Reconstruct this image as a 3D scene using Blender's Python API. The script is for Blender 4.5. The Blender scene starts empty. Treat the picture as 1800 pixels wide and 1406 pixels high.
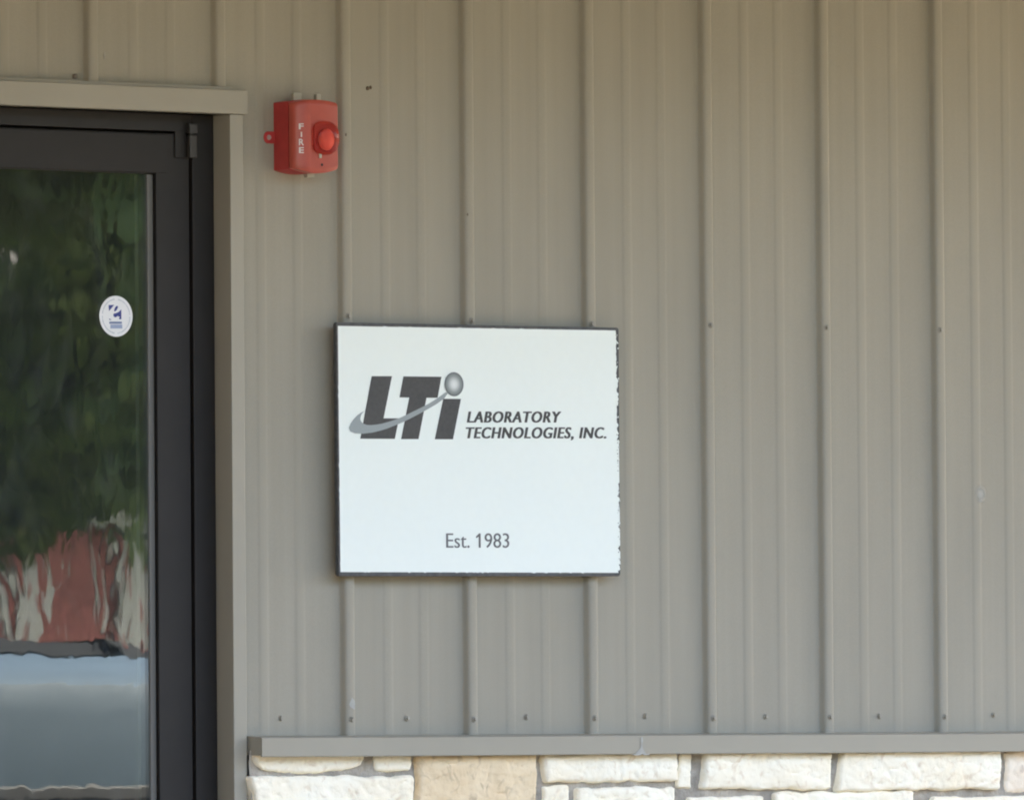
import bpy, bmesh, math, random
from mathutils import Vector, Matrix, noise
random.seed(7)
C = bpy.context.scene.collection
SC = bpy.context.scene
# ------------------------------------------------------------------ camera, sky, sun, exposure
cd = bpy.data.cameras.new('camera'); cam = bpy.data.objects.new('camera', cd); C.objects.link(cam)
_r = [[0.78540918, -0.01516726, -0.61879106], [-0.61893108, -0.03141098, -0.78481697], [-0.00753331, 0.99939147, -0.03405796]]
cam.matrix_world = Matrix.Translation([-12.28811, -16.11484, 0.94]) @ Matrix(_r).to_4x4()
cd.sensor_width = 36; cd.lens = 364.702; cd.clip_start = .5; cd.clip_end = 2000
cd.dof.use_dof = True; cd.dof.focus_distance = 20.25; cd.dof.aperture_fstop = 364.7 / 17.0
SC.camera = cam
SUN_EL, SUN_AZ = 50, 68          # the sun stands behind the building, to the right; the wall is in its own shade
w = bpy.data.worlds.new('World'); SC.world = w; w.use_nodes = True
nt = w.node_tree; bg = nt.nodes['Background']
sky = nt.nodes.new('ShaderNodeTexSky'); sky.sky_type = 'NISHITA'; sky.sun_disc = False
sky.sun_elevation = math.radians(SUN_EL); sky.sun_rotation = math.radians(SUN_AZ)
sky.air_density = 1.0; sky.dust_density = 5.0; sky.ozone_density = .6
nt.links.new(sky.outputs[0], bg.inputs[0]); bg.inputs[1].default_value = .15
sl = bpy.data.lights.new('sun', 'SUN'); sl.energy = 3.0; sl.angle = math.radians(.53); sl.color = (1, .93, .82)
sun = bpy.data.objects.new('sun', sl); C.objects.link(sun)
_d = Vector((math.sin(math.radians(SUN_AZ)) * math.cos(math.radians(SUN_EL)), math.cos(math.radians(SUN_AZ)) * math.cos(math.radians(SUN_EL)), math.sin(math.radians(SUN_EL))))
sun.rotation_euler = _d.to_track_quat('Z', 'Y').to_euler(); sun.location = _d * 30
SC.view_settings.view_transform = 'Standard'; SC.view_settings.look = 'None'
SC.view_settings.gamma = 1; SC.view_settings.use_curve_mapping = False
SC.view_settings.exposure = 3.22
SC.render.engine = 'CYCLES'; SC.cycles.pixel_filter_type = 'BLACKMAN_HARRIS'; SC.cycles.filter_width = 2.0
SC.cycles.max_bounces = 10; SC.cycles.diffuse_bounces = 5; SC.cycles.transparent_max_bounces = 12

# ------------------------------------------------------------------ helpers
def tag(o, label=None, cat=None, group=None, kind=None):
    if label: o['label'] = label
    if cat: o['category'] = cat
    if group: o['group'] = group
    if kind: o['kind'] = kind
    return o
def empty(name, loc=(0, 0, 0), rz=0):
    o = bpy.data.objects.new(name, None); C.objects.link(o); o.location = loc; o.rotation_euler = (0, 0, rz)
    o.empty_display_size = .1
    return o
def link(name, me, parent=None):
    o = bpy.data.objects.new(name, me); C.objects.link(o); o.parent = parent
    return o
class MB:
    def __init__(s): s.bm = bmesh.new()
    def poly(s, pts):
        v = [s.bm.verts.new(p) for p in pts]
        return s.bm.faces.new(v)
    def box(s, x0, x1, y0, y1, z0, z1, bev=0, seg=2):
        b = bmesh.new(); bmesh.ops.create_cube(b, size=1)
        for v in b.verts:
            v.co = Vector(((x0 + x1) / 2 + v.co.x * (x1 - x0), (y0 + y1) / 2 + v.co.y * (y1 - y0), (z0 + z1) / 2 + v.co.z * (z1 - z0)))
        if bev: bmesh.ops.bevel(b, geom=b.edges[:], offset=bev, segments=seg, profile=.5, affect='EDGES')
        s.add(b); return s
    def add(s, b, mat=None):
        me = bpy.data.meshes.new('t'); b.to_mesh(me); b.free()
        if mat: me.transform(mat)
        s.bm.from_mesh(me); bpy.data.meshes.remove(me)
    def prism(s, pts, y0, y1, bev=0):
        """outline in x,z, running from y0 (front, towards -y) back to y1"""
        b = bmesh.new()
        f = b.faces.new([b.verts.new((x, y0, z)) for x, z in pts])
        ex = bmesh.ops.extrude_face_region(b, geom=[f])
        for v in [g for g in ex['geom'] if isinstance(g, bmesh.types.BMVert)]: v.co.y = y1
        bmesh.ops.recalc_face_normals(b, faces=b.faces[:])
        if bev:
            ed = [e for e in b.edges if abs(e.verts[0].co.y - y0) < 1e-6 and abs(e.verts[1].co.y - y0) < 1e-6]
            bmesh.ops.bevel(b, geom=ed, offset=bev, segments=2, profile=.5, affect='EDGES')
        s.add(b); return s
    def tube(s, p0, p1, r0, r1=None, n=12):
        r1 = r0 if r1 is None else r1
        p0 = Vector(p0); p1 = Vector(p1); d = p1 - p0
        b = bmesh.new(); bmesh.ops.create_cone(b, cap_ends=True, segments=n, radius1=r0, radius2=r1, depth=d.length)
        s.add(b, Matrix.Translation((p0 + p1) / 2) @ d.to_track_quat('Z', 'Y').to_matrix().to_4x4()); return s
    def build(s, name, mat, parent=None, smooth=False):
        me = bpy.data.meshes.new(name); s.bm.to_mesh(me); s.bm.free()
        me.materials.append(mat)
        if smooth:
            me.polygons.foreach_set('use_smooth', [True] * len(me.polygons))
        return link(name, me, parent)
def sharp(o, deg=35):
    me = o.data; me.polygons.foreach_set('use_smooth', [True] * len(me.polygons)); me.set_sharp_from_angle(angle=math.radians(deg)); return o

# ------------------------------------------------------------------ materials
def mat(name, col, rough=.6, spec=.5, metal=0, var=.0, scale=8, bump=0, bscale=80, col2=None, coat=0, stretch=None, detail=6):
    m = bpy.data.materials.new(name); m.use_nodes = True; n = m.node_tree; p = n.nodes['Principled BSDF']
    p.inputs['Base Color'].default_value = (*col, 1); p.inputs['Roughness'].default_value = rough
    p.inputs['Specular IOR Level'].default_value = spec; p.inputs['Metallic'].default_value = metal
    p.inputs['Coat Weight'].default_value = coat
    tc = n.nodes.new('ShaderNodeTexCoord'); mp = n.nodes.new('ShaderNodeMapping'); n.links.new(tc.outputs['Object'], mp.inputs[0])
    if stretch: mp.inputs['Scale'].default_value = stretch
    if var or col2:
        t = n.nodes.new('ShaderNodeTexNoise'); t.inputs['Scale'].default_value = scale; t.inputs['Detail'].default_value = detail
        n.links.new(mp.outputs[0], t.inputs[0])
        r = n.nodes.new('ShaderNodeMapRange'); r.inputs[1].default_value = .35; r.inputs[2].default_value = .65
        n.links.new(t.outputs[0], r.inputs[0])
        mx = n.nodes.new('ShaderNodeMix'); mx.data_type = 'RGBA'; n.links.new(r.outputs[0], mx.inputs[0])
        mx.inputs[6].default_value = (*[c * (1 - var) for c in col], 1)
        mx.inputs[7].default_value = (*(col2 if col2 else [min(1, c * (1 + var)) for c in col]), 1)
        n.links.new(mx.outputs[2], p.inputs['Base Color'])
        m['mix'] = mx.name
    if bump:
        t2 = n.nodes.new('ShaderNodeTexNoise'); t2.inputs['Scale'].default_value = bscale; t2.inputs['Detail'].default_value = 8
        n.links.new(mp.outputs[0], t2.inputs[0])
        b = n.nodes.new('ShaderNodeBump'); b.inputs['Strength'].default_value = 1; b.inputs['Distance'].default_value = bump
        n.links.new(t2.outputs[0], b.inputs['Height']); n.links.new(b.outputs[0], p.inputs['Normal'])
    return m
SIDING = (.317, .295, .236)
M = {}
M['siding'] = mat('painted_steel_siding', SIDING, .6, .22, var=.035, scale=5, bump=.0006, bscale=3.2, stretch=(1, 1, .35))
def streaks(m, amt):
    n = m.node_tree; p = n.nodes['Principled BSDF']; mx = n.nodes[m['mix']]; tc = [q for q in n.nodes if q.type == 'TEX_COORD'][0]
    mp = n.nodes.new('ShaderNodeMapping'); mp.inputs['Scale'].default_value = (38, 1, .9); n.links.new(tc.outputs['Object'], mp.inputs[0])
    t = n.nodes.new('ShaderNodeTexNoise'); t.inputs['Scale'].default_value = 1; t.inputs['Detail'].default_value = 5; n.links.new(mp.outputs[0], t.inputs[0])
    t2 = n.nodes.new('ShaderNodeTexNoise'); t2.inputs['Scale'].default_value = 420; t2.inputs['Detail'].default_value = 2; n.links.new(tc.outputs['Object'], t2.inputs[0])
    ad = n.nodes.new('ShaderNodeMath'); ad.operation = 'ADD'; n.links.new(t.outputs[0], ad.inputs[0]); n.links.new(t2.outputs[0], ad.inputs[1])
    r = n.nodes.new('ShaderNodeMapRange'); r.inputs[1].default_value = .7; r.inputs[2].default_value = 1.3; r.inputs[3].default_value = 1 - amt; r.inputs[4].default_value = 1 + amt
    n.links.new(ad.outputs[0], r.inputs[0])
    ml = n.nodes.new('ShaderNodeVectorMath'); ml.operation = 'SCALE'; n.links.new(mx.outputs[2], ml.inputs[0]); n.links.new(r.outputs[0], ml.inputs['Scale'])
    n.links.new(ml.outputs[0], p.inputs['Base Color'])
streaks(M['siding'], .045)
M['trim'] = mat('painted_steel_trim', (.320, .298, .238), .48, .4, var=.03, scale=4, bump=.0003, bscale=5)
M['core'] = mat('wall_sheathing', (.2, .18, .15), .9)
M['screw'] = mat('screw_paint', (.27, .25, .205), .45, .5, var=.15, scale=60)
M['bronze'] = mat('dark_bronze_aluminium', (.0155, .0135, .012), .55, .32, var=.08, scale=20)
M['bronze_hinge'] = mat('dark_bronze_hinge', (.036, .033, .029), .5, .5)
M['gasket'] = mat('black_gasket', (.004, .004, .004), .8, .2)
M['bead'] = mat('grey_glazing_bead', (.115, .112, .1), .45, .5)
M['reflected_bead'] = mat('bead_reflection_strip', (.17, .16, .12), .5, .4)
M['mortar'] = mat('mortar', (.37, .335, .28), .95, .2, var=.22, scale=25, bump=.006, bscale=90)
M['sign_edge'] = mat('sign_dark_edge', (.075, .077, .078), .65, .35, var=.2, scale=90, bump=.0004, bscale=300)
M['ink'] = mat('grey_vinyl_lettering', (.074, .074, .072), .7, .3, var=.07, scale=150)
M['ink2'] = mat('thin_grey_lettering', (.15, .15, .15), .7, .3)
M['swoosh'] = mat('light_grey_vinyl', (.30, .335, .335), .6, .3)
M['red_box'] = mat('red_cast_box', (.42, .040, .038), .5, .5, var=.08, scale=40)
M['red_plate'] = mat('faded_red_plastic', (.41, .074, .050), .34, .5, var=.06, scale=30)
M['white_print'] = mat('white_print', (.75, .68, .66), .6)
M['plug'] = mat('pale_plug', (.42, .40, .32), .6)
M['bright'] = mat('bright_metal', (.6, .58, .52), .35, metal=.7)
M['dark_hole'] = mat('dark_gap', (.03, .02, .02), .8)
M['speck'] = mat('dried_mud', (.12, .085, .055), .9)
M['speck2'] = mat('faint_dirt', (.15, .125, .09), .9)
M['scuff_or_reflection'] = mat('pale_scuff', (.385, .375, .335), .8, var=.08, scale=120)
M['sticker_white'] = mat('sticker_white', (.78, .79, .80), .5)
M['sticker_blue'] = mat('sticker_blue', (.02, .035, .22), .5)
M['sticker_pale'] = mat('sticker_pale_blue', (.30, .36, .52), .5)
M['sticker_mid'] = mat('sticker_mid_blue', (.16, .21, .36), .5)
M['sticker_ring'] = mat('sticker_ring_print', (.40, .45, .52), .6)
M['room_wall'] = mat('interior_wall', (.2, .19, .17), .9)
M['room_floor'] = mat('interior_floor', (.07, .065, .055), .7)
M['soffit'] = mat('soffit_panel', (.30, .235, .16), .7, var=.05)
M['blocker_wing'] = mat('brown_blocker_boards', (.27, .215, .15), .8)  # boards of the added light-blocking wing
M['roof'] = mat('roof_steel', (.12, .08, .05), .5)
M['post'] = mat('porch_post_wood', (.16, .10, .055), .8, var=.2, scale=12, stretch=(1, 1, .1))
M['concrete'] = mat('sidewalk_concrete', (.30, .255, .19), .9, .3, var=.1, scale=3, bump=.003, bscale=60)
M['asphalt'] = mat('worn_concrete_paving', (.15, .122, .085), .9, .3, var=.12, scale=2, bump=.006, bscale=120)
M['grass'] = mat('lawn', (.05, .075, .02), .95, .2, var=.35, scale=4, bump=.03, bscale=30)
M['line'] = mat('parking_paint', (.7, .68, .6), .8, var=.1)

def stone_mat(name, a, b, stain):
    m = mat(name, a, .9, .25, col2=b, scale=9, bump=.004, bscale=48)
    n = m.node_tree; p = n.nodes['Principled BSDF']; mx = n.nodes[m['mix']]
    tc = [q for q in n.nodes if q.type == 'TEX_COORD'][0]
    mu = n.nodes.new('ShaderNodeTexMusgrave') if hasattr(bpy.types, 'ShaderNodeTexMusgrave') else n.nodes.new('ShaderNodeTexNoise')
    mu.inputs['Scale'].default_value = 26; mu.inputs['Detail'].default_value = 9; mu.inputs['Distortion'].default_value = 1.6
    n.links.new(tc.outputs['Object'], mu.inputs[0])
    r = n.nodes.new('ShaderNodeMapRange'); r.inputs[1].default_value = .57; r.inputs[2].default_value = .70; r.inputs[4].default_value = .7
    n.links.new(mu.outputs[0], r.inputs[0])
    m2 = n.nodes.new('ShaderNodeMix'); m2.data_type = 'RGBA'; n.links.new(r.outputs[0], m2.inputs[0])
    n.links.new(mx.outputs[2], m2.inputs[6]); m2.inputs[7].default_value = (*stain, 1)
    n.links.new(m2.outputs[2], p.inputs['Base Color'])
    return m
M['stone_cream'] = stone_mat('cream_limestone', (.93, .84, .65), (.96, .90, .74), (.74, .61, .44))
M['stone_tan'] = stone_mat('tan_limestone', (.74, .58, .37), (.86, .72, .50), (.48, .37, .24))
M['stone_pink'] = stone_mat('pinkish_limestone', (.86, .73, .57), (.90, .80, .65), (.5, .4, .3))

def sign_white():
    m = mat('white_sign_vinyl', (.795, .85, .80), .42, .4, var=.006, scale=60)
    return m
M['sign_white'] = sign_white()

def ball_mat(cx, cz, r):
    """the printed ball of the logo: a round gradient from pale middle to grey rim"""
    m = bpy.data.materials.new('printed_silver_ball'); m.use_nodes = True; n = m.node_tree; p = n.nodes['Principled BSDF']
    p.inputs['Roughness'].default_value = .6
    tc = n.nodes.new('ShaderNodeTexCoord'); s = n.nodes.new('ShaderNodeVectorMath'); s.operation = 'SUBTRACT'
    s.inputs[1].default_value = (cx, 0, cz); n.links.new(tc.outputs['Object'], s.inputs[0])
    mu = n.nodes.new('ShaderNodeVectorMath'); mu.operation = 'MULTIPLY'; mu.inputs[1].default_value = (1 / r, 0, 1 / r); n.links.new(s.outputs[0], mu.inputs[0])
    ln = n.nodes.new('ShaderNodeVectorMath'); ln.operation = 'LENGTH'; n.links.new(mu.outputs[0], ln.inputs[0])
    cr = n.nodes.new('ShaderNodeValToRGB'); e = cr.color_ramp.elements
    e[0].position = 0; e[0].color = (.72, .75, .73, 1); e[1].position = 1; e[1].color = (.085, .10, .10, 1)
    for pos, c in ((.3, (.60, .63, .62)), (.65, (.27, .30, .29)), (.9, (.15, .17, .17))):
        q = e.new(pos); q.color = (*c, 1)
    n.links.new(ln.outputs['Value'], cr.inputs[0]); n.links.new(cr.outputs[0], p.inputs['Base Color'])
    return m

def glass_mat():
    """thin clear pane, slightly wavy as tempered glass is"""
    m = bpy.data.materials.new('wavy_door_glass'); m.use_nodes = True; n = m.node_tree
    for q in list(n.nodes): n.nodes.remove(q)
    out = n.nodes.new('ShaderNodeOutputMaterial'); mix = n.nodes.new('ShaderNodeMixShader')
    tr = n.nodes.new('ShaderNodeBsdfTransparent'); tr.inputs[0].default_value = (.80, .84, .82, 1)
    gl = n.nodes.new('ShaderNodeBsdfGlossy'); gl.inputs['Roughness'].default_value = 0
    fr = n.nodes.new('ShaderNodeFresnel'); fr.inputs[0].default_value = 1.52
    k = n.nodes.new('ShaderNodeMath'); k.operation = 'MULTIPLY'; k.inputs[1].default_value = 3.7; n.links.new(fr.outputs[0], k.inputs[0])
    tc = n.nodes.new('ShaderNodeTexCoord'); mp = n.nodes.new('ShaderNodeMapping'); mp.inputs['Scale'].default_value = (1, 1, .42)
    n.links.new(tc.outputs['Object'], mp.inputs[0])
    t = n.nodes.new('ShaderNodeTexNoise'); t.inputs['Scale'].default_value = 25; t.inputs['Detail'].default_value = 1.2; t.inputs['Distortion'].default_value = .6
    n.links.new(mp.outputs[0], t.inputs[0])
    b = n.nodes.new('ShaderNodeBump'); b.inputs['Strength'].default_value = 1; b.inputs['Distance'].default_value = .000085
    n.links.new(t.outputs[0], b.inputs['Height']); n.links.new(b.outputs[0], gl.inputs['Normal'])
    # dusty film and wipe marks
    t2 = n.nodes.new('ShaderNodeTexNoise'); t2.inputs['Scale'].default_value = 9; t2.inputs['Detail'].default_value = 9; t2.inputs['Distortion'].default_value = 2.5
    n.links.new(mp.outputs[0], t2.inputs[0])
    rg = n.nodes.new('ShaderNodeMapRange'); rg.inputs[1].default_value = .5; rg.inputs[2].default_value = .8; rg.inputs[3].default_value = .02; rg.inputs[4].default_value = .05
    n.links.new(t2.outputs[0], rg.inputs[0])
    df = n.nodes.new('ShaderNodeBsdfDiffuse'); df.inputs[0].default_value = (.6, .64, .64, 1)
    mix2 = n.nodes.new('ShaderNodeMixShader')
    n.links.new(k.outputs[0], mix.inputs[0]); n.links.new(tr.outputs[0], mix.inputs[1]); n.links.new(gl.outputs[0], mix.inputs[2])
    n.links.new(rg.outputs[0], mix2.inputs[0]); n.links.new(mix.outputs[0], mix2.inputs[1]); n.links.new(df.outputs[0], mix2.inputs[2])
    n.links.new(mix2.outputs[0], out.inputs[0])
    return m
M['glass'] = glass_mat()

# ------------------------------------------------------------------ ground
g = MB(); g.poly([(-300, -400, -.158), (300, -400, -.158), (300, 200, -.158), (-300, 200, -.158)])
tag(g.build('ground', M['grass']), kind='structure')
g = MB(); g.poly([(-40, -26, -.15), (40, -26, -.15), (40, -2.62, -.15), (-40, -2.62, -.15)])
tag(g.build('parking_lot', M['asphalt']), kind='structure')
g = MB()
for i in range(13):
    g.box(-12 + i * 2, -12 + i * 2 + 1.992, -2.6, .3, -.3, 0, .004, 1)
tag(g.build('sidewalk', M['concrete']), kind='structure')
g = MB()
for i in range(9):
    g.poly([(-11 + i * 2.8, -11.5, -.146), (-10.9 + i * 2.8, -11.5, -.146), (-10.9 + i * 2.8, -8.0, -.146), (-11 + i * 2.8, -8.0, -.146)])
tag(g.build('parking_lines', M['line']), kind='structure')

# ------------------------------------------------------------------ the ribbed metal wall
PITCH = .3048
RIB = [(-.020, 0), (-.0165, .0002), (-.0155, .0012), (-.0138, .0060), (-.0123, .0108), (-.0105, .0136), (-.0075, .0150), (-.003, .0156), (.003, .0156), (.0075, .0150), (.0105, .0136), (.0123, .0108), (.0138, .0060), (.0155, .0012), (.0165, .0002), (.020, 0)]
MIN_ = [(-.0150, 0), (-.0125, .0002), (-.0100, .0009), (-.0075, .0014), (-.005, .0016), (0, .0017), (.005, .0016), (.0075, .0014), (.0100, .0009), (.0125, .0002), (.0150, 0)]
def profile(x0, x1):
    pts = []
    k0 = math.floor(x0 / PITCH) - 1; k1 = math.ceil(x1 / PITCH) + 1
    for k in range(k0, k1 + 1):
        for dx, h in RIB: pts.append((k * PITCH + dx, h))
        for c in (.1035, .1925):
            for dx, h in MIN_: pts.append((k * PITCH + c + dx, h))
    pts.sort()
    def hh(x):
        for (a, ha), (b, hb) in zip(pts, pts[1:]):
            if a <= x <= b: return ha + (hb - ha) * (x - a) / max(b - a, 1e-9)
        return 0
    r = [(x0, hh(x0))] + [p for p in pts if x0 + 1e-5 < p[0] < x1 - 1e-5] + [(x1, hh(x1))]
    return r
wall = tag(empty('metal_wall', (0, 0, 0)), 'tan ribbed metal wall of vertical panels beside the glass door', 'wall')
WT = 2.96
def panel(x0, x1, z0, z1, lift):
    b = MB(); pr = profile(x0, x1)
    zs = [z0 + (z1 - z0) * i / 8 for i in range(9)]
    grid = []
    for z in zs:
        row = []
        for x, h in pr:
            wob = .0007 * noise.noise(Vector((x * 3.1, z * 1.3, 4.2)))
            row.append(b.bm.verts.new((x, -h - lift + wob, z)))
        grid.append(row)
    for i in range(8):
        for j in range(len(pr) - 1):
            b.bm.faces.new((grid[i][j], grid[i][j + 1], grid[i + 1][j + 1], grid[i + 1][j]))
    return b.build('wall_panel', M['siding'], wall, smooth=True)
DX0, DX1, DZ = -1.3, -.2926, 2.19       # door opening
LEDZ = .968
# panels of three ribs each, the right edge of each lapped over the next
seams = [-4.572 + i * .9144 for i in range(12)]
for i, s in enumerate(seams):
    a, b_ = s + .012, s + .9144 + .0165
    lift = .0008 if i % 2 == 0 else .0
    if b_ < DX0 - .01: panel(a, b_, LEDZ, WT, lift)
    elif a < DX0 and b_ > DX0:
        panel(a, DX0 - .02, LEDZ, WT, lift); panel(DX0 - .02, b_, DZ + .03, WT, lift)
    elif b_ < DX1: panel(a, b_, DZ + .03, WT, lift)
    elif a < DX1:
        panel(a, -.275, DZ + .03, WT, lift); panel(-.275, b_, LEDZ, WT, lift)
    else: panel(a, b_, LEDZ, WT, lift)
b = MB()
b.box(-5, DX0, .003, .22, 0, 3.0); b.box(DX1 + .004, 6.3, .003, .22, 0, 3.0); b.box(DX0 + .001, DX1 + .003, .003, .22, DZ, 3.0)
b.build('wall_core', M['core'], wall)
# trims
b = MB(); b.box(DX0 - .04, -.2545, -.032, -.0005, 2.1815, 2.2275, .0012); b.build('door_head_trim', M['trim'], wall)
b = MB(); b.box(DX0 - .03, -.2825, -.0205, .002, 2.2280, 2.2345, .0008); b.build('head_flashing', M['trim'], wall)
b = MB(); b.box(-.2928, -.2612, -.0255, .030, 0, 2.1812, .0015); b.build('door_side_trim', M['trim'], wall)
b = MB(); b.box(DX0 - .0325, DX0 - .001, -.0255, .030, 0, 2.1812, .0015); b.build('door_side_trim', M['trim'], wall)
def ledge(x0, x1):
    b = MB()
    # a bent metal cap: front face with a hemmed top edge, sloping top
    sec = [(-.001, .9785), (-.062, .9752), (-.0665, .9742), (-.0680, .9725), (-.0680, .9385), (-.0668, .9368), (-.0640, .9368), (-.0640, .940), (-.001, .941)]
    N = 40; rings = []
    for i in range(N + 1):
        x = x0 + (x1 - x0) * i / N
        wy = .0006 * noise.noise(Vector((x * 2.3, 1.7, 0))); wz = .0011 * noise.noise(Vector((x * 1.4, 7.7, 0)))
        rings.append([b.bm.verts.new((x, y + wy, z + wz)) for y, z in sec])
    n = len(sec)
    for i in range(N):
        for j in range(n):
            b.bm.faces.new((rings[i][j], rings[i + 1][j], rings[i + 1][(j + 1) % n], rings[i][(j + 1) % n]))
    b.bm.faces.new(rings[0][::-1]); b.bm.faces.new(rings[-1])
    bmesh.ops.recalc_face_normals(b.bm, faces=b.bm.faces[:])
    return b.build('ledge_trim', M['trim'], wall)
ledge(-.257, 6.0); ledge(-4.9, DX0 - .036)
# screws: washer, hexagonal head
def screw_mesh():
    b = MB(); b.tube((0, 0, 0), (0, -.0012, 0), .0068, .0062, 14); b.tube((0, -.0012, 0), (0, -.0022, 0), .0056, .0050, 14)
    b.tube((0, -.0022, 0), (0, -.0062, 0), .0042, .0037, 6)
    me = bpy.data.meshes.new('screw'); b.bm.to_mesh(me); b.bm.free(); me.materials.append(M['screw']); return me
SCM = screw_mesh()
def screw(x, z, y):
    o = link('screw', SCM, wall); o.location = (x, y, z); o.rotation_euler = (random.uniform(-.12, .12), random.uniform(0, 1), random.uniform(-.12, .12))
for x, z in [(-0.0002, 1.796), (0.3059, 1.7932), (0.6091, 1.7924), (0.9151, 1.7962), (1.2191, 1.7975), (1.521, 1.7987)]: screw(x, z, -.0155)
for k in range(0, 7): screw(k * PITCH + random.uniform(-.001, .001), 1.0095 + random.uniform(-.001, .001), -.0155)
for x, z in [(-0.1611, 1.0123), (0.1488, 1.0112), (0.4475, 1.0123), (0.7502, 1.0134), (1.0614, 1.0111), (1.3617, 1.0112), (1.669, 1.0124)]: screw(x, z, 0)
for k in range(7, 19): screw(k * PITCH, 1.0095, -.0155); screw(k * PITCH, 1.797, -.0155); screw(k * PITCH - .155, 1.012, 0)
for k in range(-15, -4): screw(k * PITCH, 1.0095, -.0155); screw(k * PITCH, 1.797, -.0155)
# scuffs in the paint, then a blurred reflection painted as a pale disc
def sheet(name, pts, y, m, parent):
    b = MB(); b.poly([(x, y, z) for x, z in pts]); return b.build(name, m, parent)
sheet('scuff_or_reflection', [(0.0011, 1.0522), (0.0059, 1.0483), (0.008, 1.0439), (0.0086, 1.0383), (0.0079, 1.0311), (0.0057, 1.0281), (0.003, 1.0306), (-0.0026, 1.0334), (-0.006, 1.0384), (-0.0046, 1.0422), (-0.001, 1.0472)], -.0172, M['scuff_or_reflection'], wall)
sheet('scuff_or_reflection', [(0.6835, 0.9715), (0.6878, 0.9714), (0.6885, 0.9636), (0.6866, 0.9579), (0.6876, 0.9501), (0.6905, 0.9455), (0.6962, 0.9382), (0.7056, 0.9393), (0.7041, 0.9359), (0.6918, 0.9354), (0.6861, 0.9388), (0.6831, 0.936), (0.673, 0.9349), (0.6586, 0.9367), (0.6701, 0.9383), (0.6745, 0.9434), (0.6818, 0.949), (0.6837, 0.9591), (0.6816, 0.9636)], -.0692, M['scuff_or_reflection'], wall)

sm = bpy.data.materials.new('painted_soft_reflection'); sm.use_nodes = True; _n = sm.node_tree; _p = _n.nodes['Principled BSDF']; _p.inputs['Base Color'].default_value = (.50, .50, .45, 1); _p.inputs['Roughness'].default_value = .8  # pale tone fading outward stands in for an out-of-focus reflection
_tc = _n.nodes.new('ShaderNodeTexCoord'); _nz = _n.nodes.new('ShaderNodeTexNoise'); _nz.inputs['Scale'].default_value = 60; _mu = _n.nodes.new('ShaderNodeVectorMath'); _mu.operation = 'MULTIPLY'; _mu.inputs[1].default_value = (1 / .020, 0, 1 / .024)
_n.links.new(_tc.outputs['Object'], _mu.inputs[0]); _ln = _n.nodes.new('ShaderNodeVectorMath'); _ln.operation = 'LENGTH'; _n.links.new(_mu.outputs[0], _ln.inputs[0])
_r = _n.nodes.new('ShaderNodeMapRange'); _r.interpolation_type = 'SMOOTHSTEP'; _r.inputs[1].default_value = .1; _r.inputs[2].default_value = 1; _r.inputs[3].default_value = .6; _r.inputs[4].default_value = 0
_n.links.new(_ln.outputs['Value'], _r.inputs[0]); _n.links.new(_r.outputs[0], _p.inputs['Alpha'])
b = MB(); b.poly([(.021 * math.cos(i * math.pi / 8), 0, .025 * math.sin(i * math.pi / 8)) for i in range(16)]); _s = b.build('scuff_or_reflection', sm, wall); _s.location = ((1.6385, 1.4643)[0], -.0026, (1.6385, 1.4643)[1])
# ------------------------------------------------------------------ dried mud and dirt specks on the wall
SP = [(-0.0034, 2.151), (0.0629, 2.2443), (0.0706, 2.2468), (0.2968, 2.0026), (-0.5812, 2.2882), (-0.0064, 2.1795), (-0.6448, 2.2422), (-0.0764, 1.6696), (-0.0506, 1.7511)]
def blob(x, z, y, sx, sz, sd, seed):
    b = bmesh.new(); bmesh.ops.create_icosphere(b, subdivisions=2, radius=1)
    for v in b.verts:
        k = 1 + .45 * noise.noise(v.co * 1.7 + Vector((seed, 0, 0)))
        v.co = Vector((v.co.x * sx * k, v.co.y * sd * k, v.co.z * sz * k))
    q = MB(); q.add(b, Matrix.Translation((x, y, z))); return q
q = blob(*SP[1], 0, .0045, .0038, .002, 1); q2 = blob(*SP[2], 0, .0032, .0036, .002, 2)
q.bm.from_mesh(q2.build('t', M['speck']).data)
_t = bpy.data.objects['t']; bpy.data.objects.remove(_t)
tag(q.build('mud_speck', M['speck'], smooth=True), 'double dab of dried brown mud on the wall, above right of the fire alarm', 'mud speck')
tag(blob(SP[0][0], SP[0][1], -.0158, .0028, .0034, .0015, 3).build('mud_speck', M['speck2'], smooth=True), 'dark dirt speck on the metal rib level with the red strobe', 'mud speck')
tag(blob(*SP[3], -.0165, .0016, .0026, .0012, 4).build('mud_speck', M['speck2'], smooth=True), 'small faint speck beside the second rib, well above the white sign', 'mud speck')
tag(blob(-.5745, 2.286, -.0005, .0024, .0085, .0012, 5).build('mud_speck', M['screw'], smooth=True), 'upright brown smear on the wall above the door head trim', 'mud speck')
tag(blob(-.6448, 2.2435, -.002, .0065, .0052, .006, 6).build('mud_speck', M['core'], smooth=True), 'round dark lump sitting on top of the door head trim', 'mud speck')

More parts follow.
